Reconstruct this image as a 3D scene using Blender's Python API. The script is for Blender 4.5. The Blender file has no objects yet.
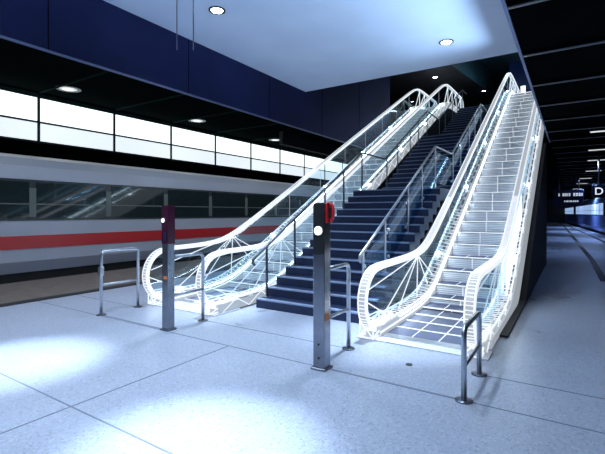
import bpy, math, random
random.seed(7)
SC = bpy.context.scene
COL = SC.collection

# ------------------------------------------------------------------ materials
def nodes(name):
    m = bpy.data.materials.new(name); m.use_nodes = True
    return m, m.node_tree, m.node_tree.nodes['Principled BSDF']

def mat(name, col, rough=.5, metal=0., emit=0., ecol=None, var=0., scale=8., bump=0., spec=.5, bscale=None):
    m, t, b = nodes(name)
    b.inputs['Roughness'].default_value = rough
    b.inputs['Metallic'].default_value = metal
    b.inputs['Specular IOR Level'].default_value = spec
    b.inputs['Base Color'].default_value = (*col, 1)
    if emit:
        b.inputs['Emission Color'].default_value = (*(ecol or col), 1)
        b.inputs['Emission Strength'].default_value = emit
    tc = t.nodes.new('ShaderNodeTexCoord')
    if var:
        n = t.nodes.new('ShaderNodeTexNoise'); n.inputs['Scale'].default_value = scale
        n.inputs['Detail'].default_value = 5
        t.links.new(tc.outputs['Object'], n.inputs['Vector'])
        r = t.nodes.new('ShaderNodeValToRGB')
        r.color_ramp.elements[0].position = .3; r.color_ramp.elements[1].position = .7
        r.color_ramp.elements[0].color = (*[c*(1-var) for c in col], 1)
        r.color_ramp.elements[1].color = (*[min(1, c*(1+var)) for c in col], 1)
        t.links.new(n.outputs['Fac'], r.inputs['Fac'])
        t.links.new(r.outputs['Color'], b.inputs['Base Color'])
    if bump:
        n2 = t.nodes.new('ShaderNodeTexNoise'); n2.inputs['Scale'].default_value = bscale or scale*6
        t.links.new(tc.outputs['Object'], n2.inputs['Vector'])
        bp = t.nodes.new('ShaderNodeBump'); bp.inputs['Strength'].default_value = bump
        bp.inputs['Distance'].default_value = .01
        t.links.new(n2.outputs['Fac'], bp.inputs['Height'])
        t.links.new(bp.outputs['Normal'], b.inputs['Normal'])
    return m

def terrazzo(name, base, lo, hi):
    m, t, b = nodes(name)
    tc = t.nodes.new('ShaderNodeTexCoord')
    v = t.nodes.new('ShaderNodeTexVoronoi'); v.inputs['Scale'].default_value = 75
    t.links.new(tc.outputs['Object'], v.inputs['Vector'])
    bw = t.nodes.new('ShaderNodeRGBToBW'); t.links.new(v.outputs['Color'], bw.inputs['Color'])
    r = t.nodes.new('ShaderNodeValToRGB')
    e = r.color_ramp.elements
    e[0].position = .16; e[0].color = (*lo, 1)
    e[1].position = .30; e[1].color = (*base, 1)
    x = e.new(.72); x.color = (*base, 1)
    x = e.new(.84); x.color = (*hi, 1)
    t.links.new(bw.outputs['Val'], r.inputs['Fac'])
    n = t.nodes.new('ShaderNodeTexNoise'); n.inputs['Scale'].default_value = .9; n.inputs['Detail'].default_value = 6
    t.links.new(tc.outputs['Object'], n.inputs['Vector'])
    mr = t.nodes.new('ShaderNodeMapRange')
    mr.inputs['To Min'].default_value = .78; mr.inputs['To Max'].default_value = 1.12
    t.links.new(n.outputs['Fac'], mr.inputs['Value'])
    mx = t.nodes.new('ShaderNodeMixRGB'); mx.blend_type = 'MULTIPLY'; mx.inputs['Fac'].default_value = 1
    t.links.new(r.outputs['Color'], mx.inputs['Color1']); t.links.new(mr.outputs['Result'], mx.inputs['Color2'])
    t.links.new(mx.outputs['Color'], b.inputs['Base Color'])
    mr2 = t.nodes.new('ShaderNodeMapRange')
    mr2.inputs['To Min'].default_value = .20; mr2.inputs['To Max'].default_value = .42
    t.links.new(n.outputs['Fac'], mr2.inputs['Value']); t.links.new(mr2.outputs['Result'], b.inputs['Roughness'])
    b.inputs['Specular IOR Level'].default_value = .35
    return m

def grooved(name, a, c, axis, per_m, rough=.4, metal=.0):
    m, t, b = nodes(name)
    tc = t.nodes.new('ShaderNodeTexCoord')
    w = t.nodes.new('ShaderNodeTexWave'); w.bands_direction = axis; w.wave_profile = 'SIN'
    w.inputs['Scale'].default_value = per_m*math.tau/20
    t.links.new(tc.outputs['Object'], w.inputs['Vector'])
    r = t.nodes.new('ShaderNodeValToRGB')
    r.color_ramp.elements[0].position = .35; r.color_ramp.elements[0].color = (*a, 1)
    r.color_ramp.elements[1].position = .65; r.color_ramp.elements[1].color = (*c, 1)
    t.links.new(w.outputs['Fac'], r.inputs['Fac']); t.links.new(r.outputs['Color'], b.inputs['Base Color'])
    b.inputs['Roughness'].default_value = rough; b.inputs['Metallic'].default_value = metal
    return m

def glass(name, tint, refl=.10):
    m = bpy.data.materials.new(name); m.use_nodes = True
    t = m.node_tree; t.nodes.clear()
    o = t.nodes.new('ShaderNodeOutputMaterial')
    tr = t.nodes.new('ShaderNodeBsdfTransparent'); tr.inputs['Color'].default_value = (*tint, 1)
    g = t.nodes.new('ShaderNodeBsdfGlossy'); g.inputs['Roughness'].default_value = .03
    g.inputs['Color'].default_value = (.8, .92, 1, 1)
    lw = t.nodes.new('ShaderNodeLayerWeight'); lw.inputs['Blend'].default_value = .5
    pw = t.nodes.new('ShaderNodeMath'); pw.operation = 'POWER'; pw.inputs[1].default_value = 5
    t.links.new(lw.outputs['Facing'], pw.inputs[0])
    mr = t.nodes.new('ShaderNodeMapRange'); mr.inputs['To Min'].default_value = .035; mr.inputs['To Max'].default_value = refl*4
    t.links.new(pw.outputs[0], mr.inputs['Value'])
    mx = t.nodes.new('ShaderNodeMixShader')
    t.links.new(mr.outputs['Result'], mx.inputs['Fac'])
    t.links.new(tr.outputs[0], mx.inputs[1]); t.links.new(g.outputs[0], mx.inputs[2])
    t.links.new(mx.outputs[0], o.inputs['Surface'])
    return m

M = dict(
    floor=terrazzo('terrazzo', (.40, .46, .585), (.29, .34, .45), (.50, .565, .69)),
    plate=mat('landing_plate', (.72, .76, .84), .35, .3, var=.06, scale=20),
    joint=mat('floor_joint', (.20, .23, .31), .7),
    strip=mat('guide_strip', (.018, .02, .026), .6),
    beige=mat('platform_edge_slab', (.15, .128, .115), .7, var=.15, scale=5),
    ceil=mat('ceiling_paint', (.66, .78, .98), .8, var=.04, scale=1.2),
    fascia=mat('blue_panel', (.0085, .0125, .050), .55, var=.35, scale=.5, spec=.08),
    fascia_edge=mat('blue_panel_edge', (.09, .11, .20), .4),
    black=mat('black_panel', (.004, .005, .006), .7, var=.3, scale=2, spec=0),
    soffit=mat('soffit_panel', (.005, .008, .008), .8, spec=0),
    soffit_joint=mat('soffit_joint', (.02, .035, .032), .8, spec=0),
    bright=mat('chrome_trim', (.22, .25, .28), .4, .3),
    pale=mat('pale_edge', (.25, .34, .60), .5),
    navy=mat('navy_wall', (.012, .018, .06), .5, var=.3, scale=.6),
    blue=mat('blue_wall', (.02, .06, .26), .5),
    teal=mat('teal_panel', (.030, .085, .11), .5, var=.2, scale=.8),
    dark=mat('dark_wall', (.012, .013, .016), .6, var=.3, scale=1.5),
    steel=mat('brushed_steel', (.52, .56, .62), .28, .95, var=.12, scale=14),
    psteel=mat('smoked_steel', (.27, .29, .34), .22, .9, var=.12, scale=9),
    dsteel=mat('dark_steel', (.16, .18, .22), .32, .9, var=.1, scale=14),
    glow=mat('glowing_white', (.30, .32, .35), .4, emit=.92, ecol=(.90, .95, 1)),
    rail=mat('glowing_white_handrail', (.15, .16, .18), .35, emit=.46, ecol=(.84, .92, 1)),  # emission added so handrails and seam rods look bright along their whole length
    white=mat('glowing_white_enamel', (.24, .26, .29), .35, emit=.36, ecol=(.84, .92, 1), var=.05, scale=6),  # emission put into the enamel so decks and cladding look lit
    tread=grooved('grooved_tread', (.05, .07, .15), (.13, .16, .26), 'X', 60, .45, .3),
    riser=grooved('grooved_riser', (.48, .51, .55), (.82, .86, .90), 'Z', 28, .45, .0),
    slot=mat('deck_slot', (.10, .12, .15), .5),
    truss=mat('black_truss_cover', (.010, .011, .013), .5),
    glass=glass('balustrade_glass', (.86, .95, .985), .12),
    sglass=glass('railing_glass', (.62, .78, .92), .15),
    led=mat('led_lamp', (1, 1, 1), .4, emit=30, ecol=(.80, .91, 1)),
    glowpane=mat('added_glow_white', (.9, .95, 1), .4, emit=1.6, ecol=(.85, .94, 1)),
    glowdim=mat('added_glow_dim', (.9, .95, 1), .4, emit=.45, ecol=(.75, .88, 1)),
    strip_led=mat('led_strip', (1, 1, 1), .4, emit=20, ecol=(.78, .90, 1)),
    lamp=mat('downlight_lens', (1, 1, 1), .4, emit=25, ecol=(.85, .93, 1)),
    dimlamp=mat('dim_lamp_lens', (1, 1, 1), .4, emit=2.2, ecol=(.92, 1, .95)),
    softlamp=mat('soft_lamp_lens', (1, 1, 1), .4, emit=.22, ecol=(.92, 1, .96)),
    crosslamp=mat('cross_lamp_lens', (1, 1, 1), .4, emit=.8, ecol=(.95, 1, .97)),
    ring=mat('lamp_ring', (.05, .06, .09), .4, .5),
    panel_hi=mat('backlit_glass_upper', (.9, .95, .97), .3, emit=1.5, ecol=(.88, 1, .99), var=0),
    panel_lo=mat('backlit_glass_lower', (.9, .95, 1), .3, emit=.96, ecol=(.84, .93, 1.0)),
    pframe=mat('green_black_frame', (.012, .035, .032), .5),
    twhite=mat('train_white', (.43, .47, .56), .3, var=.04, scale=1),
    tgrey=mat('train_grey', (.34, .38, .46), .35),
    tred=mat('train_red', (.52, .030, .035), .3),
    tband=mat('train_window_band', (.045, .055, .06), .25),
    tpane=mat('train_window_glass', (.016, .028, .030), .06, spec=.8),
    tpillar=mat('train_pillar', (.13, .16, .15), .4),
    tblack=mat('train_underframe', (.008, .009, .011), .6),
    stair=mat('navy_stone', (.009, .022, .072), .55, var=.2, scale=10),
    nose=mat('pale_nosing', (.26, .34, .50), .5),
    red=mat('red_plastic', (.65, .02, .03), .35),
    blk=mat('black_plastic', (.015, .015, .018), .4),
    orange=mat('orange_sticker', (.75, .22, .05), .5),
    button=mat('lit_white_button', (1, 1, 1), .4, emit=1.6, ecol=(.9, .95, 1)),
    purple=mat('dark_red_display', (.055, .010, .030), .2),
    sign=mat('sign_blue', (.010, .014, .06), .4),
    letter=mat('backlit_letter', (1, 1, 1), .4, emit=1.0, ecol=(.85, .9, 1)),
    letter_dim=mat('backlit_small_letter', (1, 1, 1), .4, emit=.45, ecol=(.8, .86, 1)),
    btrain=mat('blue_train_white', (.25, .36, .80), .3),
    bwin=mat('lit_train_window', (.8, .9, 1), .3, emit=.75, ecol=(.42, .62, 1)),
)

# ------------------------------------------------------------------ mesh builder (world coordinates in, parent-relative out)
class MB:
    def __init__(s): s.v = []; s.f = []; s.m = []; s.sm = []
    def add(s, vs, fs, mi=0, smooth=False):
        o = len(s.v); s.v += [tuple(p) for p in vs]
        for f in fs: s.f.append([i+o for i in f]); s.m.append(mi); s.sm.append(smooth)
    def box(s, x0, x1, y0, y1, z0, z1, mi=0):
        x0, x1 = sorted((x0, x1)); y0, y1 = sorted((y0, y1)); z0, z1 = sorted((z0, z1))
        s.add([(x0,y0,z0),(x1,y0,z0),(x1,y1,z0),(x0,y1,z0),(x0,y0,z1),(x1,y0,z1),(x1,y1,z1),(x0,y1,z1)],
              [(3,2,1,0),(4,5,6,7),(0,1,5,4),(1,2,6,5),(2,3,7,6),(3,0,4,7)], mi)
        return s
    def bbox(s, x0, x1, y0, y1, z0, z1, b=.008, mi=0):
        """box with chamfered vertical and top edges"""
        def ring(i, z): return [(x0+i+b,y0+i,z),(x1-i-b,y0+i,z),(x1-i,y0+i+b,z),(x1-i,y1-i-b,z),(x1-i-b,y1-i,z),(x0+i+b,y1-i,z),(x0+i,y1-i-b,z),(x0+i,y0+i+b,z)]
        r = [ring(0, z0), ring(0, z1-b), ring(b, z1)]
        vs = sum(r, []); fs = [tuple(range(7, -1, -1)), tuple(range(16, 24))]
        for k in range(2):
            for i in range(8): j = (i+1) % 8; fs.append((k*8+i, k*8+j, k*8+8+j, k*8+8+i))
        s.add(vs, fs, mi); return s
    def tube(s, path, r, n=10, mi=0, cap=True):
        import mathutils
        P = [mathutils.Vector(p) for p in path]
        up0 = None; vs = []
        for i, p in enumerate(P):
            t = ((P[min(i+1, len(P)-1)]-P[max(i-1, 0)])).normalized()
            if up0 is None:
                a = mathutils.Vector((0, 0, 1)) if abs(t.z) < .9 else mathutils.Vector((1, 0, 0))
                up0 = (a-t*a.dot(t)).normalized()
            else: up0 = (up0-t*up0.dot(t)).normalized()
            w = t.cross(up0)
            for k in range(n):
                a = math.tau*k/n
                vs.append(p+up0*(r*math.cos(a))+w*(r*math.sin(a)))
        fs = []
        for i in range(len(P)-1):
            for k in range(n):
                k2 = (k+1) % n
                fs.append((i*n+k, i*n+k2, (i+1)*n+k2, (i+1)*n+k))
        s.add(vs, fs, mi, True)
        if cap:
            e = len(P)-1
            o = len(s.v)-len(vs)
            s.f.append([o+k for k in range(n-1, -1, -1)]); s.m.append(mi); s.sm.append(False)
            s.f.append([o+e*n+k for k in range(n)]); s.m.append(mi); s.sm.append(False)
        return s
    def sweep(s, x, path, w, t, mi=0):
        """rounded flat band swept along a path in the YZ plane"""
        c = min(w, t)*.3
        prof = [(-w/2+c,-t/2),(w/2-c,-t/2),(w/2,-t/2+c),(w/2,t/2-c),(w/2-c,t/2),(-w/2+c,t/2),(-w/2,t/2-c),(-w/2,-t/2+c)]
        vs = []; L = len(path)
        for i, (y, z) in enumerate(path):
            a = path[max(i-1, 0)]; b = path[min(i+1, L-1)]
            d = math.hypot(b[0]-a[0], b[1]-a[1]) or 1
            ny, nz = -(b[1]-a[1])/d, (b[0]-a[0])/d
            for (u, v) in prof: vs.append((x+u, y+ny*v, z+nz*v))
        fs = []
        for i in range(L-1):
            for k in range(8):
                k2 = (k+1) % 8; fs.append((i*8+k, i*8+k2, (i+1)*8+k2, (i+1)*8+k))
        fs.append(tuple(range(7, -1, -1))); fs.append(tuple((L-1)*8+k for k in range(8)))
        s.add(vs, fs, mi); return s
    def prism(s, x0, x1, poly, mi=0):
        """polygon in (y,z) extruded along x"""
        n = len(poly)
        vs = [(x0, y, z) for y, z in poly]+[(x1, y, z) for y, z in poly]
        fs = [tuple(range(n)), tuple(range(2*n-1, n-1, -1))]+[(i, n+i, n+(i+1) % n, (i+1) % n) for i in range(n)]
        s.add(vs, fs, mi); return s
    def ribbon(s, x0, x1, ys, lo, hi, mi=0):
        """solid band between two height functions of y"""
        vs = []
        for y in ys: vs += [(x0,y,lo(y)),(x1,y,lo(y)),(x1,y,hi(y)),(x0,y,hi(y))]
        fs = [(0,1,2,3)]; n = len(ys)
        for i in range(n-1):
            for k in range(4):
                k2 = (k+1) % 4; fs.append((i*4+k, (i+1)*4+k, (i+1)*4+k2, i*4+k2))
        e = (n-1)*4; fs.append((e+3, e+2, e+1, e))
        s.add(vs, fs, mi); return s
    def lathe(s, cx, cy, prof, n=24, mi=0):
        vs = []; L = len(prof)
        for r, z in prof:
            for k in range(n): a = math.tau*k/n; vs.append((cx+r*math.cos(a), cy+r*math.sin(a), z))
        fs = [(i*n+k, i*n+(k+1) % n, (i+1)*n+(k+1) % n, (i+1)*n+k) for i in range(L-1) for k in range(n)]
        fs.append(tuple(range(n-1, -1, -1))); fs.append(tuple((L-1)*n+k for k in range(n)))
        s.add(vs, fs, mi, False); return s
    def build(s, name, mats, parent=None):
        if isinstance(mats, str): mats = [mats]
        me = bpy.data.meshes.new(name)
        off = (0, 0, 0)
        q = parent
        if q is not None:
            off = q['_w'] if '_w' in q else (0, 0, 0)
        me.from_pydata([(a-off[0], b-off[1], c-off[2]) for a, b, c in s.v], [], s.f)
        for k in mats: me.materials.append(M[k])
        me.polygons.foreach_set('material_index', s.m); me.polygons.foreach_set('use_smooth', s.sm)
        import bmesh
        b = bmesh.new(); b.from_mesh(me); bmesh.ops.recalc_face_normals(b, faces=b.faces); b.to_mesh(me); b.free()
        o = bpy.data.objects.new(name, me); COL.objects.link(o)
        if parent is not None: o.parent = parent; WORLD[o.name] = off; o['_w'] = list(off)
        return o
WORLD = {}

def tag(o, label, cat, group=None):
    o['label'] = label; o['category'] = cat
    if group: o['group'] = group
    return o
def thing(name, loc, label, cat, group=None):
    o = bpy.data.objects.new(name, None); o.empty_display_size = .2
    COL.objects.link(o); o.location = loc; o['_w'] = list(loc)
    return tag(o, label, cat, group)
def struct(name, mb, mats):
    o = mb.build(name, mats); o['kind'] = 'structure'; return o
def dup(root, loc, label):
    r = root.copy(); COL.objects.link(r); r.location = loc; r['label'] = label
    for ch in list(root.children):
        c = ch.copy(); COL.objects.link(c); c.parent = r
        for g in list(ch.children):
            d = g.copy(); COL.objects.link(d); d.parent = c
    return r

def spot(loc, power, ang, blend, size=.08, col=(.74, .87, 1), name='downlight_beam', parent=None, rot=(0, 0, 0)):
    l = bpy.data.lights.new(name, 'SPOT'); l.energy = power; l.spot_size = math.radians(ang); l.spot_blend = blend
    l.shadow_soft_size = size; l.color = col
    o = bpy.data.objects.new(name, l); COL.objects.link(o); o.rotation_euler = rot
    if parent is not None: o.parent = parent; w = parent['_w']; o.location = [loc[i]-w[i] for i in range(3)]
    else: o.location = loc
    return o

# ------------------------------------------------------------------ the setting
Y0, Y1 = -8., 80.
fl = MB()
pts = [(-10.75, Y0), (2.1, Y0), (2.1, 34), (-1.2, Y1), (-10.75, Y1)]
fl.add([(a, b, z) for z in (-.4, 0) for a, b in pts], [(4,3,2,1,0), (5,6,7,8,9)]+[(i, (i+1) % 5, 5+(i+1) % 5, 5+i) for i in range(5)])
struct('floor', fl, 'floor')
struct('floor_edge_left', MB().box(-10.75, -8.40, Y0, Y1, 0, .006), 'beige')
struct('floor_strip_left', MB().box(-8.40, -8.14, Y0, Y1, 0, .008), 'strip')
def slab(path, w, z):
    q = MB(); n = len(path)
    vs = []
    for a, b in path: vs += [(a-w/2, b, 0), (a+w/2, b, 0), (a+w/2, b, z), (a-w/2, b, z)]
    fs = [(0,1,2,3), (4*n-1,4*n-2,4*n-3,4*n-4)]+[(i*4+k, i*4+4+k, i*4+4+(k+1) % 4, i*4+(k+1) % 4) for i in range(n-1) for k in range(4)]
    q.add(vs, fs); return q
struct('floor_strip_right', slab([(1.46, Y0), (1.46, 28.5), (-1.6, 79)], .2, .006), 'strip')
struct('floor_strip_middle', slab([(.62, 12), (.54, 17.3), (-.9, 60), (-2.0, 79)], .16, .006), 'strip')
j = MB()
for y in (3.73-1.88*3, 3.73-1.88*2, 3.73-1.88, 3.73, 4.42):
    for a, b in (((-8.18, 1.38),) if y < 4 else ((-8.18, -6.3), (-4.55, -2.3), (-.7, 1.38))):
        j.box(a, b, y-.006, y+.006, 0, .003)
j.box(-3.486, -3.474, Y0, 3.73, 0, .003)
struct('floor_joint', j, 'joint')
struct('track_bed_left', MB().box(-15.2, -10.75, Y0-30, Y1, -1.3, -1.2), 'dark')
struct('track_bed_right', MB().box(2.1, 6.2, Y0, Y1+40, -1.3, -1.2), 'dark')

struct('ceiling', MB().box(-6.45, -.62, Y0, 10.1, 5.08, 5.5), 'ceil')
# hanging beam of blue panels along the left of the hall
YB = 16.7
struct('wall_fascia', MB().box(-6.51, -6.45, Y0, YB, 3.98, 5.08).box(-6.51, -6.45, 10.1, YB, 5.08, 9.6), 'fascia')
struct('trim_1', MB().box(-6.47, -6.43, Y0, YB, 3.955, 3.985), 'fascia_edge')
g = MB()
y = 3.05
for y in (-2.2, .45, 3.1, 5.75, 8.4, 11.05, 13.7): g.box(-6.452, -6.446, y-.008, y+.008, 3.99, 5.08 if y < 10 else 9.6)
struct('trim_2', g, 'black')
struct('ceiling_left', MB().box(-15.2, -6.51, Y0-4, Y1, 5.62, 5.8), 'soffit')
g = MB()
for k in range(-3, 14): g.box(-14.9, -6.8, 4.15+2.73*k-.03, 4.15+2.73*k+.03, 5.58, 5.62)
struct('trim_3', g, 'soffit_joint')
struct('wall_left', MB().box(-15.4, -15.05, Y0-4, Y1, -1.3, 5.62), 'black')
# low dark ceiling on the right and under the upper level
struct('ceiling_right', MB().box(-.62, 6.2, Y0, Y1, 3.84, 4.0).box(-6.3, -.62, 15.3, Y1, 3.84, 4.0), 'black')
struct('trim_4', MB().box(-.635, -.60, Y0, 15.3, 3.82, 3.86), 'pale')
g = MB()
for k in range(26):
    y = 4.9-1.62*4+1.62*k
    g.box(-.58, 6.1, y-.015, y+.015, 3.78, 3.84)
struct('trim_5', g, 'black')
g = MB()
for k in range(26):
    y = 4.9-1.62*4+1.62*k
    g.box(-.58, 6.1, y-.022, y+.022, 3.765, 3.78)
struct('trim_6', g, 'bright')
struct('wall_right', MB().box(6.2, 6.4, Y0, Y1+40, -1.3, 4.0), 'dark')
struct('wall_upper_right', MB().box(-.62, -.5, Y0, 26, 4.0, 9.6), 'navy')
struct('wall_end', MB().box(-15.4, 6.4, Y1+2, Y1+2.2, -1.3, 5.8), 'dark')
# wall under the right escalator and across the back of the stair
# upper concourse
struct('floor_upper', MB().box(-12, -.62, 21.0, 30, 6.2, 6.5), 'dark')
struct('wall_upper_back', MB().box(-12, -2.75, 29, 29.2, 6.5, 9.6), 'dark')
struct('wall_upper_blue', MB().box(-2.75, -.62, 24.6, 24.8, 6.5, 9.6).box(-2.85, -2.75, 24.6, 29, 6.5, 9.6), 'blue')
bk = MB()
A, B = (-4.63, 19.4), (-3.95, 24.6)
bk.add([(A[0],A[1],8.3),(B[0],B[1],8.3),(B[0],29,8.3),(-12,29,8.3),(-12,A[1],8.3),
        (A[0],A[1],9.6),(B[0],B[1],9.6),(B[0],29,9.6),(-12,29,9.6),(-12,A[1],9.6)],
       [(4,3,2,1,0),(5,6,7,8,9),(0,1,6,5),(1,2,7,6),(2,3,8,7),(3,4,9,8),(4,0,5,9)])
for i in (2, 3): bk.m[i] = 1
struct('ceiling_upper', bk, ['dark', 'teal'])
struct('ceiling_top', MB().box(-12, -.5, 10.1, 30, 9.6, 9.8), 'teal')
struct('wall_upper_left', MB().box(-12.2, -12, 16.7, 30, 5.0, 9.8), 'dark')
struct('wall_upper_front', MB().box(-12, -6.75, 16.7, 16.9, 5.8, 9.6), 'navy')

# ------------------------------------------------------------------ backlit panels on the left wall
ordn = ['first', 'second', 'third', 'fourth', 'fifth', 'sixth', 'seventh', 'eighth', 'ninth', 'tenth', 'eleventh', 'twelfth']
proto = None
for k in range(-1, 11):
    y = 4.15+2.73*k
    n = k+1
    if k == -1: lab = 'backlit two-row glass panel above the train, outside the left edge'
    elif k == 0: lab = 'backlit two-row glass panel above the train, cut by the left picture edge'
    else: lab = f'backlit two-row glass panel above the train, {ordn[k-1]} full panel from the left'
    if proto is None:
        t = thing('light_panel', (-15.05, y, 4.0), lab, 'light panel', 'backlit glass panels along the left wall')
        f = MB(); x0, x1 = -15.05, -14.93
        for a in (0, 2.69): f.box(x0, x1, y+a, y+a+.04, 3.98, 5.56)
        f.box(x0, x1, y, y+2.73, 3.94, 4.0).box(x0, x1, y, y+2.73, 4.60, 4.66).box(x0, x1, y, y+2.73, 5.44, 5.58)
        f.build('panel_frame', 'pframe', t)
        MB().box(-15.04, -14.97, y+.04, y+2.69, 4.66, 5.44).build('upper_pane', 'panel_hi', t)
        MB().box(-15.04, -14.97, y+.04, y+2.69, 4.0, 4.60).build('lower_pane', 'panel_lo', t)
        proto = t
    else:
        dup(proto, (-15.05, y, 4.0), lab)

# ------------------------------------------------------------------ left train
def train(name, X, y0, ncars, label, side=1, white='twhite', red=True, pane='tpane'):
    """X is the plane of the visible side, side=+1 when the body lies at smaller x"""
    t = thing(name, (X, y0, -1.2), label, 'train')
    CL = 26.4
    for c in range(ncars):
        a = y0+c*(CL+.5); b = a+CL
        sx = lambda d: X-side*d
        body = MB()
        prof = [(.10, .18), (.0, .45), (0, 2.45), (.04, 2.72), (.16, 2.92), (.5, 3.03), (1.45, 3.10), (2.4, 3.03), (2.74, 2.92), (2.86, 2.72), (2.9, 2.45), (2.9, .45), (2.8, .18)]
        n = len(prof)
        vs = [(sx(d), a, z) for d, z in prof]+[(sx(d), b, z) for d, z in prof]
        fs = [tuple(range(n)), tuple(range(2*n-1, n-1, -1))]
        for i in range(n): fs.append((i, n+i, n+(i+1) % n, (i+1) % n))
        body.add(vs, fs)
        for i in range(n):
            if prof[i][1] > 2.6 and prof[(i+1) % n][1] > 2.6: body.m[2+i] = 1
        body.build('car_body', [white, 'tgrey'], t)
        e = .012
        wb = MB().box(sx(-e), sx(.03), a+.6, b-.6, 1.42, 2.40).build('window_band', 'tband', t)
        k = 0; y = a+1.45
        while y+1.8 < b-1.2:
            w = MB().box(sx(-e-.014), sx(0), y, y+1.8, 1.80, 1.83).box(sx(-e-.012), sx(0), y+1.80, y+1.95, 1.5, 2.2)
            w = w.build('window', 'tpillar', t)
            MB().box(sx(-e-.006), sx(0), y, y+1.80, 1.47, 2.34).build('pane', pane, w)
            y += 1.95
        if red: MB().box(sx(-e), sx(.03), a+.2, b-.2, .75, 1.06).build('red_stripe', 'tred', t)
        MB().box(sx(.14), sx(2.76), a+.3, b-.3, -.35, .2).build('underframe', 'tblack', t)
        for yy in (a+3.2, b-3.2):
            bg = MB()
            for dy in (-1.25, 1.25):
                for d in (.7, 2.2):
                    bg2 = [(sx(d), yy+dy+.46*math.cos(q*math.tau/20), -.74+.46*math.sin(q*math.tau/20)) for q in range(20)]
                    bg3 = [(sx(d+.13), p[1], p[2]) for p in bg2]
                    bg.add(bg2+bg3, [tuple(range(20)), tuple(range(39, 19, -1))]+[(i, (i+1) % 20, 20+(i+1) % 20, 20+i) for i in range(20)])
                bg.box(sx(.75), sx(2.25), yy+dy-.08, yy+dy+.08, -.82, -.66)
            bg.box(sx(.55), sx(.75), yy-1.7, yy+1.7, -.75, -.5).box(sx(2.3), sx(2.5), yy-1.7, yy+1.7, -.75, -.5)
            bg.build('bogie', 'tblack', t)
        if c < ncars-1: MB().box(sx(.3), sx(2.6), b, b+.5, .3, 2.8).build('gangway', 'tblack', t)
    return t
train('express_train', -10.9, -27.3, 3, 'long white express train with a red stripe standing at the left platform')
rt = train('commuter_train', 1.95, 36, 2, 'bluish train with lit windows far away at the right platform', side=-1, white='btrain', red=False, pane='bwin')
rt.location = (1.95, 36, -1.2); rt.rotation_euler = (0, 0, math.radians(3.8))
for c in rt.children: c.location = (0, 0, 0)

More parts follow.
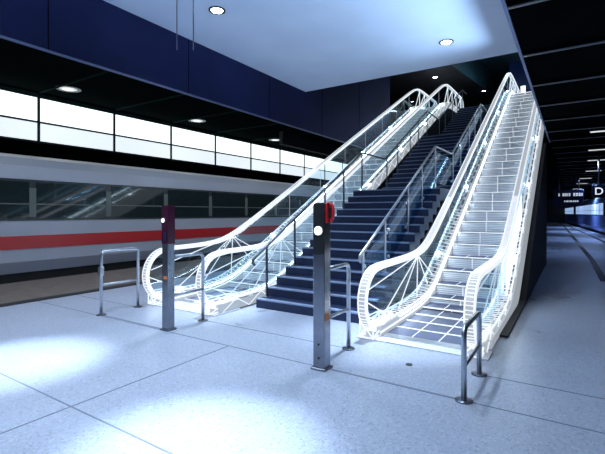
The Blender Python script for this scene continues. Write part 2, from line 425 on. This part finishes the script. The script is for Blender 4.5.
# ------------------------------------------------------------------ escalators
def escalator(name, label, xl, xr, ytip, comb, yb, m, off, yend, outer, lit=False):
    ZT = 6.5; yt = yb+ZT/m; xc = (xl+xr)/2
    t = thing(name, (xc, ytip, 0), label, 'escalator')
    soft = lambda q, c=.45: (q+math.sqrt(q*q+c*c))/2
    zn = lambda y: m*(soft(y-yb)-soft(y-yt))
    def fr(a, b, s=.25):
        n = max(2, int((b-a)/s)); return [a+(b-a)*i/n for i in range(n+1)]
    # handrail centre line
    R = .42
    def arc_bottom():
        pts = []
        for i in range(15):
            q = math.pi*(-.5)-math.pi*i/14
            pts.append((ytip+R+R*math.cos(q), (off+.09)/2+ (off-.09)/2*math.sin(q)))
        return pts
    ab = arc_bottom()
    at = []
    for i in range(15):
        q = math.pi*.5-math.pi*i/14
        at.append((yend-R+R*math.cos(q), ZT+(off+.09)/2+(off-.09)/2*math.sin(q)))
    mid = [(y, zn(y)+off) for y in fr(ytip+R+.15, yend-R-.15, .22)]
    path = [(ytip+1.0, .11)]+ab+mid+at+[(yend-1.0, ZT+.11)]
    for side, x in ((-1, xl), (1, xr)):
        hr = MB().sweep(x, path, .105, .062)
        # cross ribs round the front newel and the first metres
        acc = 0
        for i in range(1, len(path)-1):
            a, b = path[i], path[i+1]
            L = math.hypot(b[0]-a[0], b[1]-a[1]); steps = max(1, int(L/.036))
            if a[0] > ytip+4.2: break
            for k in range(steps):
                u = (k+.5)/steps; u2 = u+.011/L
                p = (a[0]+(b[0]-a[0])*u, a[1]+(b[1]-a[1])*u); q = (a[0]+(b[0]-a[0])*u2, a[1]+(b[1]-a[1])*u2)
                hr.sweep(x, [p, q], .117, .074, 1)
        for e in (-1, 1): hr.sweep(x+e*.050, path, .016, .070, 1)
        hr.build('handrail', ['rail', 'glow'], t)
        # deck and skirt
        ys = fr(ytip+.30, yend-.30, .3)
        out = x+side*.10; inn = x-side*.11
        deck = MB().ribbon(min(out, inn), max(out, inn), ys, lambda y: max(zn(y)-.12, .0), lambda y: zn(y)+.13)
        y = ytip+.7; k = 0
        while y < yend-1.2:
            q = x+side*(.055 if k % 2 else -.01)
            deck.ribbon(q-.022, q+.022, [y, y+.11, y+.22], lambda y: zn(y)+.10, lambda y: zn(y)+.134, 1)
            y += .17; k += 1
        deck.build('deck', ['white', 'slot'], t)
        # thin bright border lines along the deck
        ln = MB()
        for xx, dz in ((inn, .175), (out, .175), (inn-side*.004, .06)):
            ln.sweep(xx, [(y, zn(y)+dz) for y in ys], .022, .022)
        # ladder ticks and zigzag lattice on deck top near the newel and outer face
        y = ytip+.5; k = 0
        while y < ytip+5.2:
            ln.tube([(inn, y, zn(y)+.183), (out, y+.06, zn(y+.06)+.183)], .006, 5)
            y += .11
        y = ytip+.4; k = 0
        while y < yend-1.2:
            y2 = y+.32
            za, zb = (zn(y)-.11, zn(y2)+.17) if k % 2 == 0 else (zn(y)+.17, zn(y2)-.11)
            ln.tube([(out+side*.012, y, max(za, .02)), (out+side*.012, y2, max(zb, .02))], .007, 5)
            y = y2; k += 1
        ln.build('deck_lattice', 'glow', t)
        # newel bracket with crossed rods under the front of the handrail
        nb = MB()
        c = [(x+side*a, ytip+b, z) for a in (-.09, .09) for b in (.12, .75) for z in (.03, .24)]
        for i in range(8):
            for k2 in range(i+1, 8):
                if (i ^ k2) in (1, 2, 4, 3, 5): nb.tube([c[i], c[k2]], .010, 6)
        nb.box(x-.07, x+.07, ytip+.32, ytip+.72, 0, .16)
        nb.build('newel_bracket', 'glow', t)
        # outer cladding
        if side == outer: MB().ribbon(out, out+side*.035, fr(ytip+.55, yend-.5, .3), lambda y: max(zn(y)-.50, .012), lambda y: zn(y)+.10).build('outer_cladding', 'white', t)
        # lower black cover of the truss
        MB().ribbon(min(out+side*.03, inn), max(out+side*.03, inn), fr(ytip+.8, yend-.6, .3),
                    lambda y: max(zn(y)-1.05, .008), lambda y: max(zn(y)-(.48 if side == outer else .12), .01)).build('truss_cover', 'truss', t)
        # glass: newel panels are D shaped
        top = lambda y: zn(y)+off-.035
        bot = lambda y: zn(y)+.16
        d = [(max(p[0], ytip+.03)+.0, p[1]) for p in ab[2:]]
        d = [(ytip+R+(p[0]-ytip-R)*.93, (off+.09)/2+(p[1]-(off+.09)/2)*.93) for p in ab if p[1] > .18]
        MB().prism(x-.006, x+.006, [(ytip+1.2, bot(ytip+1.2))]+d+[(ytip+1.2, top(ytip+1.2))]).build('glass_panel', 'glass', t)
        seams = [ytip+1.2]
        while seams[-1] < yend-2.6: seams.append(seams[-1]+1.55)
        seams.append(yend-1.2)
        for a, b in zip(seams, seams[1:]):
            MB().ribbon(x-.006, x+.006, fr(a+.002, b-.002, .25), bot, top).build('glass_panel', 'glass', t)
        d = [(yend-R+(p[0]-yend+R)*.93, ZT+(off+.09)/2+(p[1]-ZT-(off+.09)/2)*.93) for p in at if p[1] > ZT+.18]
        MB().prism(x-.006, x+.006, [(yend-1.2, top(yend-1.2))]+d+[(yend-1.2, bot(yend-1.2))]).build('glass_panel', 'glass', t)
        # bright rods in the plane of the glass: fans at both ends, one upright per seam
        r = .0085
        def rod(p, q, rr, mm='glow'):
            MB().tube([p, q], rr, 6).build('lattice_rod', mm, t)
        apex = (ytip+2.15, top(ytip+2.15))
        for p in ((ytip+.10, .62), (ytip+.62, .20), (ytip+1.25, .19), (ytip+2.1, bot(ytip+2.1)), (ytip+3.0, bot(ytip+3.0)), (ytip+2.7, bot(ytip+2.7))):
            rod((x-side*.012, *apex), (x-side*.012, *p), r)
        rod((x-side*.012, ytip+.06, .5), (x-side*.012, ytip+.75, .2), r)
        for a in seams[2:-2]:
            rod((x, a, bot(a)), (x, a, top(a)), .006, 'rail')
        pe = [(yend-3.6, 0), (yend-3.0, 1), (yend-3.0, 0), (yend-2.2, 1), (yend-2.2, 0), (yend-1.5, 1), (yend-1.3, 0), (yend-.45, 1), (yend-.5, 0)]
        for (a, u), (b, v) in zip(pe, pe[1:]):
            rod((x, a, top(a) if u else bot(a)), (x, b, top(b) if v else bot(b)), .016)
        if lit and side == 1:  # glowing panels added beside the glass to brighten the outer side
            for a, b, k in ((ytip+2.6, ytip+4.9, 'glowpane'), (ytip+4.95, ytip+9.0, 'glowdim'), (ytip+9.05, yend-3.2, 'glowdim')):
                MB().ribbon(x+.035, x+.045, fr(a, b, .25), lambda y: zn(y)+.12, lambda y: zn(y)+(.62 if k == 'glowpane' else .34)).build('added_glow_panel', k, t)
        # light strip under the deck lip and small lamps along the deck
        st = MB().sweep(inn-side*.006, [(y, zn(y)+.125) for y in fr(ytip+1.0, yend-1.0, .35)], .010, .018)
        st.build('light_strip', 'strip_led', t)
        y = ytip+3.6
        while y < yend-1.5:
            MB().box(x+side*.03, x+side*.075, y, y+.10, zn(y)+.175, zn(y)+.215).build('deck_lamp', 'led', t)
            y += 2.6
    # steps
    a, b = xl+.115, xr-.115
    y = comb; zp = 0.0; i = 0
    P = .4
    while y < yend-1.6:
        z = zn(y+.15)
        if y > yt+.6: z = ZT
        z = max(z, .012)
        s = MB()
        s.box(a, b, y, y+P, z-.03, z, 0)
        if z-zp > .03: s.box(a, b, y, y+.02, zp, z-.012, 1)
        s.box(a, b, y-.006, y+.022, z-.014, z+.004, 2)
        W = b-a
        if i < 9 :
            for q in (.33, .66): s.box(a+W*q-.006, a+W*q+.006, y, y+P, z, z+.003, 2)
        if z-zp > .03:
            q = (.5 if i % 2 else .45)
            s.box(a+W*q-.006, a+W*q+.006, y-.004, y, zp, z-.01, 2)
        s.build('step', ['tread', 'riser', 'glow'], t)
        zp = z; y += P; i += 1
    MB().box(xl-.16, xr+.16, ytip+.15, comb, .0, .014).build('landing_plate', 'plate', t)
    MB().box(a, b, comb-.14, comb+.01, .012, .024).build('comb_plate', 'steel', t)
    MB().box(xl-.13, xr+.13, y, yend, ZT-.15, ZT+.004).build('landing_plate', 'plate', t)
    return t, zn
e1, znL = escalator('escalator', 'glowing white escalator left of the dark stairs, beside the train', -6.10, -4.80, 4.50, 5.25, 6.40, .51, .95, 22.6, -1)
e2, znR = escalator('escalator', 'glowing white escalator right of the dark stairs, under the low black ceiling', -2.18, -.93, 4.72, 5.20, 7.25, .565, .88, 22.4, 1, lit=True)

# wall below the right escalator, and the end wall under the stair
ys = [5.9+.4*i for i in range(23)]+[15.3]
struct('wall_under', MB().ribbon(-.80, -.70, ys, lambda y: 0., lambda y: max(.03, min(znR(y)-.56, 3.84))), 'dark')
struct('wall_under_back', MB().box(-6.2, -.80, 15.2, 15.3, 0, 3.84), 'dark')

# ------------------------------------------------------------------ staircase
XS0, XS1 = -4.50, -2.42
FL = [(5.5, 9.5, 0., 2.15), (11.0, 15.0, 2.15, 4.30), (16.5, 20.7, 4.30, 6.5)]
st = thing('staircase', ((XS0+XS1)/2, 5.5, 0), 'wide dark navy stone staircase rising between the two escalators', 'staircase')
for a, b, za, zb in FL:
    n = 14
    for i in range(n):
        y = a+(b-a)*i/n; z = za+(zb-za)*(i+1)/n; dz = (zb-za)/n; dy = (b-a)/n
        s = MB().box(XS0, XS1, y, y+dy+.02, z-dz-.12 if i else z-dz, z, 0)
        s.box(XS0+.01, XS1-.01, y-.012, y+.075, z-.02, z+.003, 1)
        s.build('step', ['stair', 'nose'], st)
    MB().box(XS0, XS1, b, b+1.52, zb-.25, zb).build('landing', 'stair', st)
sl = MB()
for x in (XS0, XS1-.04):
    pts = [(FL[0][0]+.3, 0.0), (9.5, 1.8), (11.0, 1.8), (15.0, 4.06), (16.5, 4.06), (20.7, 6.1), (20.7, 5.6), (16.9, 4.06), (16.5, 4.02), (15.0, 4.0), (14.7, 3.3), (11.1, 1.4), (9.6, 1.4), (6.6, 0)]
    sl.prism(x, x+.04, pts)
sl.build('stringer', 'truss', st)

def znose(y):
    for a, b, za, zb in FL:
        if y < a: return za
        if y <= b: return za+(zb-za)*(y-a)/(b-a)
    return 6.5
def tread(y):
    for a, b, za, zb in FL:
        if a <= y < b-.01:
            i = int((y-a)/(b-a)*14+1e-6); return a+(b-a)*(i+.55)/14, za+(zb-za)*(i+1)/14
    return y, znose(y)
def railing(x, label, ystart, glassy, mats, H=.95):
    t = thing('stair_railing', (x, ystart, 0), label, 'railing')
    pts = [(ystart, znose(max(5.5, ystart))+H-.0)]
    brk = [9.5, 11.0, 15.0, 16.5, 20.7, 21.6]
    pts = []
    if ystart < 5.5: pts.append((ystart, H-(5.5-ystart)*.53))
    else: pts.append((ystart, znose(ystart)+H))
    for y in brk: pts.append((y, znose(y)+H))
    p = [(x, pts[0][0]+.03, pts[0][1]-.10), (x, pts[0][0]-.02, pts[0][1]-.06), (x, pts[0][0], pts[0][1]-.01)]
    # small fillets at the bends
    for i, (y, z) in enumerate(pts):
        if 0 < i < len(pts)-1: p += [(x, y-.06, z-(.032 if i % 2 else 0)), (x, y+.06, z+(0 if i % 2 else .032))]
        else: p.append((x, y, z+.002))
    MB().tube(p, .024, 10).build('handrail', mats, t)
    y = ystart+.25; ys = []
    for a, b, nn in ((5.65, 9.5, 4), (9.5, 11.0, 1), (11.0, 15.0, 4), (15., 16.5, 1), (16.5, 20.7, 4), (20.7, 21.5, 1)):
        for i in range(nn): ys.append(a+(b-a)*i/nn)
    for y in ys:
        top = znose(y)+H; y, zb = tread(y)
        zb += .004; top = znose(y)+H
        q = MB().bbox(x-.012, x+.012, y-.022, y+.022, zb, top-.02, .004)
        q.bbox(x-.045, x+.045, y-.045, y+.045, zb, zb+.012, .004)
        q.build('post', mats, t)
    if glassy:
        for a, b in zip(ys, ys[1:]):
            n = 4; yy = [a+.05+(b-a-.1)*i/n for i in range(n+1)]
            pn = MB().ribbon(x-.005, x+.005, yy, lambda y: znose(y)+.12, lambda y: znose(y)+H-.12).build('glass_panel', 'sglass', t)
            cl = MB()
            for yq in (a+.05, b-.05):
                for dz in (.25, .70):
                    cl.tube([(x-.016, yq, znose(yq)+dz), (x+.016, yq, znose(yq)+dz)], .028, 12)
            cl.build('glass_clamp', 'steel', pn)
    return t
railing(-4.40, 'slim dark steel stair railing on the left of the stairs, with bare posts', 5.30, False, 'dsteel')
railing(-2.60, 'steel stair railing with glass panels and round clamps, right of the stairs', 5.55, True, 'steel')

# ------------------------------------------------------------------ posts with call buttons
def post(name, label, cx, cy, H=1.70, w=.145, d=.14, phone=False):
    t = thing(name, (cx, cy, 0), label, 'information post')
    MB().bbox(cx-w/2, cx+w/2, cy-d/2, cy+d/2, .02, H, .006).build('column', 'psteel', t)
    MB().bbox(cx-w/2-.02, cx+w/2+.02, cy-d/2-.02, cy+d/2+.02, 0, .022, .006).build('foot_plate', 'dsteel', t)
    yf = cy-d/2
    def disc(z, r, matn, nm, x=cx, dep=.012):
        n = 20
        ring = [(x+r*math.cos(q*math.tau/n), yf, z+r*math.sin(q*math.tau/n)) for q in range(n)]
        fr_ = [(a, yf-dep, c) for a, _, c in ring]
        q = MB(); q.add(ring+fr_, [tuple(range(n)), tuple(range(2*n-1, n-1, -1))]+[(i, (i+1) % n, n+(i+1) % n, n+i) for i in range(n)])
        return q.build(nm, matn, t)
    if phone:
        MB().bbox(cx-w/2+.004, cx+w/2-.004, yf-.004, cy+d/2-.004, 1.18, H+.004, .002).build('head_panel', 'blk', t)
        disc(1.42, .045, 'button', 'call_button', cx, .016)
        hs = MB()
        xr = cx+w/2
        hs.bbox(xr, xr+.025, cy-.05, cy+.06, 1.50, 1.71, .008)
        hs = hs.build('red_box', 'red', t)
        MB().tube([(xr+.02, cy, 1.69), (xr+.055, cy, 1.685), (xr+.068, cy, 1.64), (xr+.068, cy, 1.58), (xr+.055, cy, 1.53), (xr+.02, cy, 1.525)], .015, 10).build('handle', 'red', hs)
        MB().bbox(xr+.024, xr+.04, cy-.03, cy+.03, 1.55, 1.66, .004).build('handle_grip', 'blk', hs)
        MB().bbox(cx+w/2-.001, cx+w/2+.003, cy-.05, cy+.03, .50, .58, .001).build('orange_sticker', 'orange', t)
        for z in (.12, .26): disc(z, .012, 'blk', 'screw', cx, .004)
    else:
        MB().bbox(cx-w/2-.003, cx+w/2+.003, yf-.003, cy+d/2+.003, 1.18, H+.003, .002).build('head_panel', 'purple', t)
        disc(1.50, .028, 'button', 'indicator_lamp', cx-.03, .012)
        MB().bbox(cx-.03, cx+.03, yf-.006, yf-.001, 1.22, 1.34, .001).build('display', 'sign', t)
        MB().bbox(cx-.02, cx+.05, yf-.006, yf, .70, .74, .001).build('orange_sticker', 'orange', t)
    return t
post('information_post', 'square steel post with a dark red head, in front of the left escalator', -4.66, 3.80, w=.12, d=.12)
post('emergency_call_post', 'square steel post with white lit button and red handle, in front of the stairs', -2.175, 3.72, w=.135, d=.13, phone=True)

# ------------------------------------------------------------------ tubular guard rails
def guard(label, x, ya, yb_, near=True, H=1.0, matn='steel', lock=False):
    t = thing('guard_rail', (x, ya if near else yb_, 0), label, 'guard rail', 'steel tube guard rails before the escalators')
    r = .024
    c = .07
    p = []
    if near:
        p += [(x, ya, .0), (x, ya, H-c)]
        p += [(x, ya+c*(1-math.cos(q)), H-c+c*math.sin(q)) for q in (.4, .8, 1.2)]
    p += [(x, ya+(c if near else 0), H), (x, yb_-c, H)]
    p += [(x, yb_-c+c*math.sin(q), H-c+c*math.cos(q)) for q in (.4, .8, 1.2)]
    p += [(x, yb_, H-c), (x, yb_, 0)]
    MB().tube(p, r, 12).build('frame_tube', matn, t)
    MB().tube([(x, ya, .47*H), (x, yb_, .47*H)], .019, 10).build('middle_rail', matn, t)
    for y in ([ya] if near else [])+[yb_]:
        MB().lathe(x, y, [(.075, 0), (.075, .010), (.06, .016), (.03, .02)], 18).build('foot_flange', 'dsteel', t)
    if lock: MB().bbox(x-.03, x+.04, ya-.04, ya+.03, .62, .76, .008).build('lock_box', 'steel', t)
    return t
guard('steel tube guard rail standing alone, leftmost before the train', -6.21, 3.77, 4.43, lock=True)
guard('steel tube guard rail joined to the post with the dark red head', -4.62, 3.87, 4.40, near=False)
guard('steel tube guard rail joined to the post with the red handle', -2.22, 3.79, 4.42, near=False)
guard('low steel tube guard rail nearest the camera, beside the right escalator newel', -.78, 3.73, 4.42, H=.62)

# threshold lines on the floor between posts
struct('floor_threshold', MB().box(-6.21, -4.72, 3.755, 3.785, 0, .004).box(-2.1, -.84, 3.72, 3.745, 0, .004), 'joint')
fs = MB().lathe(-1.45, 4.30, [(.035, 0), (.035, .006), (.03, .009)], 18).build('floor_stud', 'blk')
tag(fs, 'small dark round stud in the bright floor before the right escalator', 'floor stud')

# ------------------------------------------------------------------ lamps
def downlight(x, y, z, label, r=.115, lens='lamp', group='round downlights in the pale ceiling', powers=((1300, 32, 1.), (300, 120, 1.0)), col=(.74, .87, 1)):
    t = thing('downlight', (x, y, z), label, 'downlight', group)
    MB().lathe(x, y, [(r*.86, z), (r*1.25, z), (r*1.25, z-.014), (r*1.05, z-.022), (r*.86, z-.012)], 28).build('trim_ring', 'ring', t)
    MB().lathe(x, y, [(r*.86, z-.002), (r*.86, z-.015), (r*.5, z-.018)], 24).build('lens', lens, t)
    for p, a, b in powers: spot((x, y, z-.06), p, a, b, .09, col, parent=t)
    return t
downlight(-5.12, 5.2, 5.08, 'bright round downlight in the pale ceiling, left of the two in view')
downlight(-2.16, 8.7, 5.08, 'bright round downlight in the pale ceiling, near the right escalator', powers=((220, 34, 1.), (100, 120, 1.0)))
for x, y, lab in ((-2.12, 5.2, 'downlight above the right escalator landing'), 
                  (-5.0, 2.1, 'downlight over the bright floor pool at the left'), (-2.12, 1.95, 'downlight over the bright floor pool at the bottom')):
    downlight(x, y, 5.08, lab, powers=((2500, 25, 1.), (420, 120, 1.0)) if y < 3 else ((1500, 32, 1.), (300, 120, 1.0)))
downlight(-3.5, -1.5, 5.08, 'downlight behind the viewer', powers=((450, 120, 1.0),))
# soffit lamps over the track
for i, (y, lab) in enumerate(((1.7, 'lamp in the black soffit, outside the left edge'), (7.2, 'round lamp in the black soffit, nearest and leftmost of three over the train'),
                              (12.7, 'round lamp in the black soffit, second of three over the train'), (18.4, 'round lamp in the black soffit, farthest of three over the train'))):
    sl_ = downlight(-13.7, y, 5.62, lab, r=.30, lens='softlamp', group='round lamps in the black soffit', powers=((25, 150, 1.0),), col=(.9, 1, .95))
    MB().lathe(-13.7, y, [(.17, 5.61), (.17, 5.592), (.10, 5.585)], 20).build('lamp_core', 'crosslamp', sl_)
for y in (0.5, 4.5, 8.5, 12.5, 16.5, 20.5):  # unseen lamps added to brighten the train side
    downlight(-8.6, y, 5.62, 'added unseen lamp behind the blue beam, brightening the train', lens='lamp', group='added lamps brightening the train side', powers=((340, 140, 1.0),), col=(.80, .89, 1))
downlight(-5.7, 20.8, 8.3, 'small round downlight in the dark upper ceiling above the left escalator top', r=.12, group='downlights of the upper concourse', powers=((120, 130, 1.),))
downlight(-4.1, 24.6, 8.3, 'small round downlight in the upper ceiling beside the teal panel', r=.10, group='downlights of the upper concourse', powers=((120, 130, 1.),))
downlight(-2.6, 21.5, 9.6, 'added lamp unseen behind the pale ceiling, lighting the teal panel and blue wall', r=.14, group='downlights of the upper concourse', powers=((200, 160, 1.),), col=(.45, .80, 1))  # unseen lamp added to light the teal bulkhead and blue wall
wl = thing('wall_lamp', (-2.2, 24.6, 7.9), 'glowing box lamp on the blue wall at the top of the right escalator', 'wall lamp')
MB().bbox(-2.32, -2.04, 24.48, 24.6, 7.65, 8.25, .02).build('housing', 'blue', wl)
MB().bbox(-2.29, -2.07, 24.45, 24.49, 7.68, 8.22, .01).build('diffuser', 'button', wl)
# short cross lamps under the low black ceiling
rows = [13.5, 17.4, 20.8, 26, 31.4, 36.8, 44.5]
names = ['nearest', 'second', 'third', 'fourth', 'fifth', 'sixth', 'farthest']
for y, nm, x in zip(rows, names, (.72, .78, .84, .88, .64, .55, .32)):
    t = thing('ceiling_lamp', (x, y, 3.84), f'short cross lamp under the low black ceiling, {nm} of the row', 'ceiling lamp', 'cross lamps under the low black ceiling')
    MB().bbox(x-.36, x+.36, y-.08, y+.08, 3.76, 3.84, .004).build('housing', 'blk', t)
    MB().bbox(x-.33, x+.33, y-.06, y+.06, 3.745, 3.762, .002).build('diffuser', 'crosslamp', t)
for y, p in ((1., 15), (6.5, 25), (12., 60), (20., 320), (30, 700), (42, 900), (54, 900)):
    spot((.7, y, 3.6), p, 150, 1.0, .2, (.66, .78, 1) if y < 10 else (.38, .55, 1), 'cross_lamp_beam')  # far beams tinted blue and strengthened to add a glow down the platform

# unseen cove trough added above the low ceiling edge to brighten the pale ceiling
cv = thing('added_cove_light', (-.65, 1, 4.3), 'long added cove light, unseen above the low black ceiling edge, brightening the pale ceiling', 'cove light')
MB().box(-.68, -.62, -6, 9.5, 4.22, 4.25).box(-.685, -.68, -6, 9.5, 4.22, 4.27).build('trough', 'blk', cv)
MB().box(-.67, -.63, -5.9, 9.4, 4.25, 4.262).build('diffuser', 'button', cv)
al = bpy.data.lights.new('added_cove_beam', 'AREA'); al.shape = 'RECTANGLE'; al.size = .05; al.size_y = 15; al.energy = 120; al.spread = math.radians(60); al.color = (.55, .76, 1)
ao = bpy.data.objects.new('added_cove_beam', al); COL.objects.link(ao); ao.parent = cv
ao.location = (-.03, .7, .02); ao.rotation_euler = (0, math.radians(90+21), 0)

# suspension rods below the pale ceiling
for x, y, lab in ((-4.38, 3.71, 'thin vertical suspension rod under the pale ceiling, left of the pair'), (-4.20, 3.83, 'thin vertical suspension rod under the pale ceiling, right of the pair')):
    r = thing('suspension_rod', (x, y, 5.08), lab, 'rod', 'pair of suspension rods')
    MB().tube([(x, y, 5.08), (x, y, 3.75)], .007, 8).build('rod', 'dsteel', r)
    MB().lathe(x, y, [(.03, 5.08), (.03, 5.06), (.012, 5.05)], 14).build('ceiling_cup', 'dsteel', r)

# ------------------------------------------------------------------ signs
def text(s, size, loc, matn, parent, name='letter', ext=.004, align='CENTER'):
    c = bpy.data.curves.new(name, 'FONT'); c.body = s; c.size = size; c.extrude = ext; c.align_x = align; c.align_y = 'CENTER'
    c.materials.append(M[matn])
    o = bpy.data.objects.new(name, c); COL.objects.link(o); o.parent = parent
    me = bpy.data.meshes.new_from_object(o); COL.objects.unlink(o); bpy.data.objects.remove(o)
    o = bpy.data.objects.new(name, me); COL.objects.link(o); o.parent = parent
    w = parent['_w']; o.location = [loc[i]-w[i] for i in range(3)]; o.rotation_euler = (math.pi/2, 0, 0)
    return o
sg = thing('sector_sign', (.85, 20, 2.58), 'hanging dark blue sign with a white letter D, far right', 'sign')
MB().bbox(.62, 1.08, 19.97, 20.03, 2.20, 2.70, .006).build('sign_board', 'sign', sg)
text('D', .40, (.85, 19.965, 2.44), 'letter', sg)
MB().tube([(.85, 20, 2.70), (.85, 20, 3.84)], .035, 10).build('hanger_rod', 'dsteel', sg)
# far departure display: its writing cannot be read in the picture, only rows of light marks
dsn = thing('departure_sign', (-.3, 30, 2.7), 'hanging dark blue display with rows of tiny pale writing, far down the platform', 'sign')
MB().bbox(-1.0, .55, 29.95, 30.05, 2.05, 3.0, .01).build('display_case', 'sign', dsn)
def glyph(*b): MB().box(*b).build('writing_mark', 'letter_dim', dsn)
x = -.75
for wd, gap in ((.07, .14), (.10, .02), (.10, .03), (.05, .03), (.08, .14), (.10, .03), (.12, .03), (.10, .03), (.07, .03)):
    glyph(x, x+wd, 29.935, 29.95, 2.62, 2.80); x += wd+gap
x = -.45
for wd, gap in ((.06, .05), (.09, .03), (.05, .03), (.09, .04), (.06, .03), (.09, .03), (.07, .03)):
    glyph(x, x+wd, 29.935, 29.95, 2.26, 2.36); x += wd+gap
MB().tube([(-.7, 30, 3.0), (-.7, 30, 3.84)], .03, 8).tube([(.3, 30, 3.0), (.3, 30, 3.84)], .03, 8).build('hanger_rod', 'dsteel', dsn)

# ------------------------------------------------------------------ world, camera
w = bpy.data.worlds.new('World'); SC.world = w; w.use_nodes = True
bg = w.node_tree.nodes['Background']
bg.inputs['Color'].default_value = (.16, .28, .62, 1); bg.inputs['Strength'].default_value = .18

cam = bpy.data.cameras.new('camera'); co = bpy.data.objects.new('camera', cam); COL.objects.link(co)
FPX = 417.
cam.sensor_width = 36; cam.sensor_fit = 'HORIZONTAL'; cam.lens = 36*FPX/605
cam.shift_y = -(227-213)/605.
cam.clip_end = 300
co.location = (0, 0, 1.6); co.rotation_euler = (math.pi/2, 0, math.radians(32.97))
SC.camera = co

for o in SC.objects:
    if '_w' in o: del o['_w']

vs = SC.view_settings
SC.display_settings.display_device = 'sRGB'
vs.view_transform = 'Standard'; vs.look = 'None'; vs.exposure = 0; vs.gamma = 1; vs.use_curve_mapping = False
SC.cycles.use_denoising = True
SC.cycles.max_bounces = 8; SC.cycles.transparent_max_bounces = 24
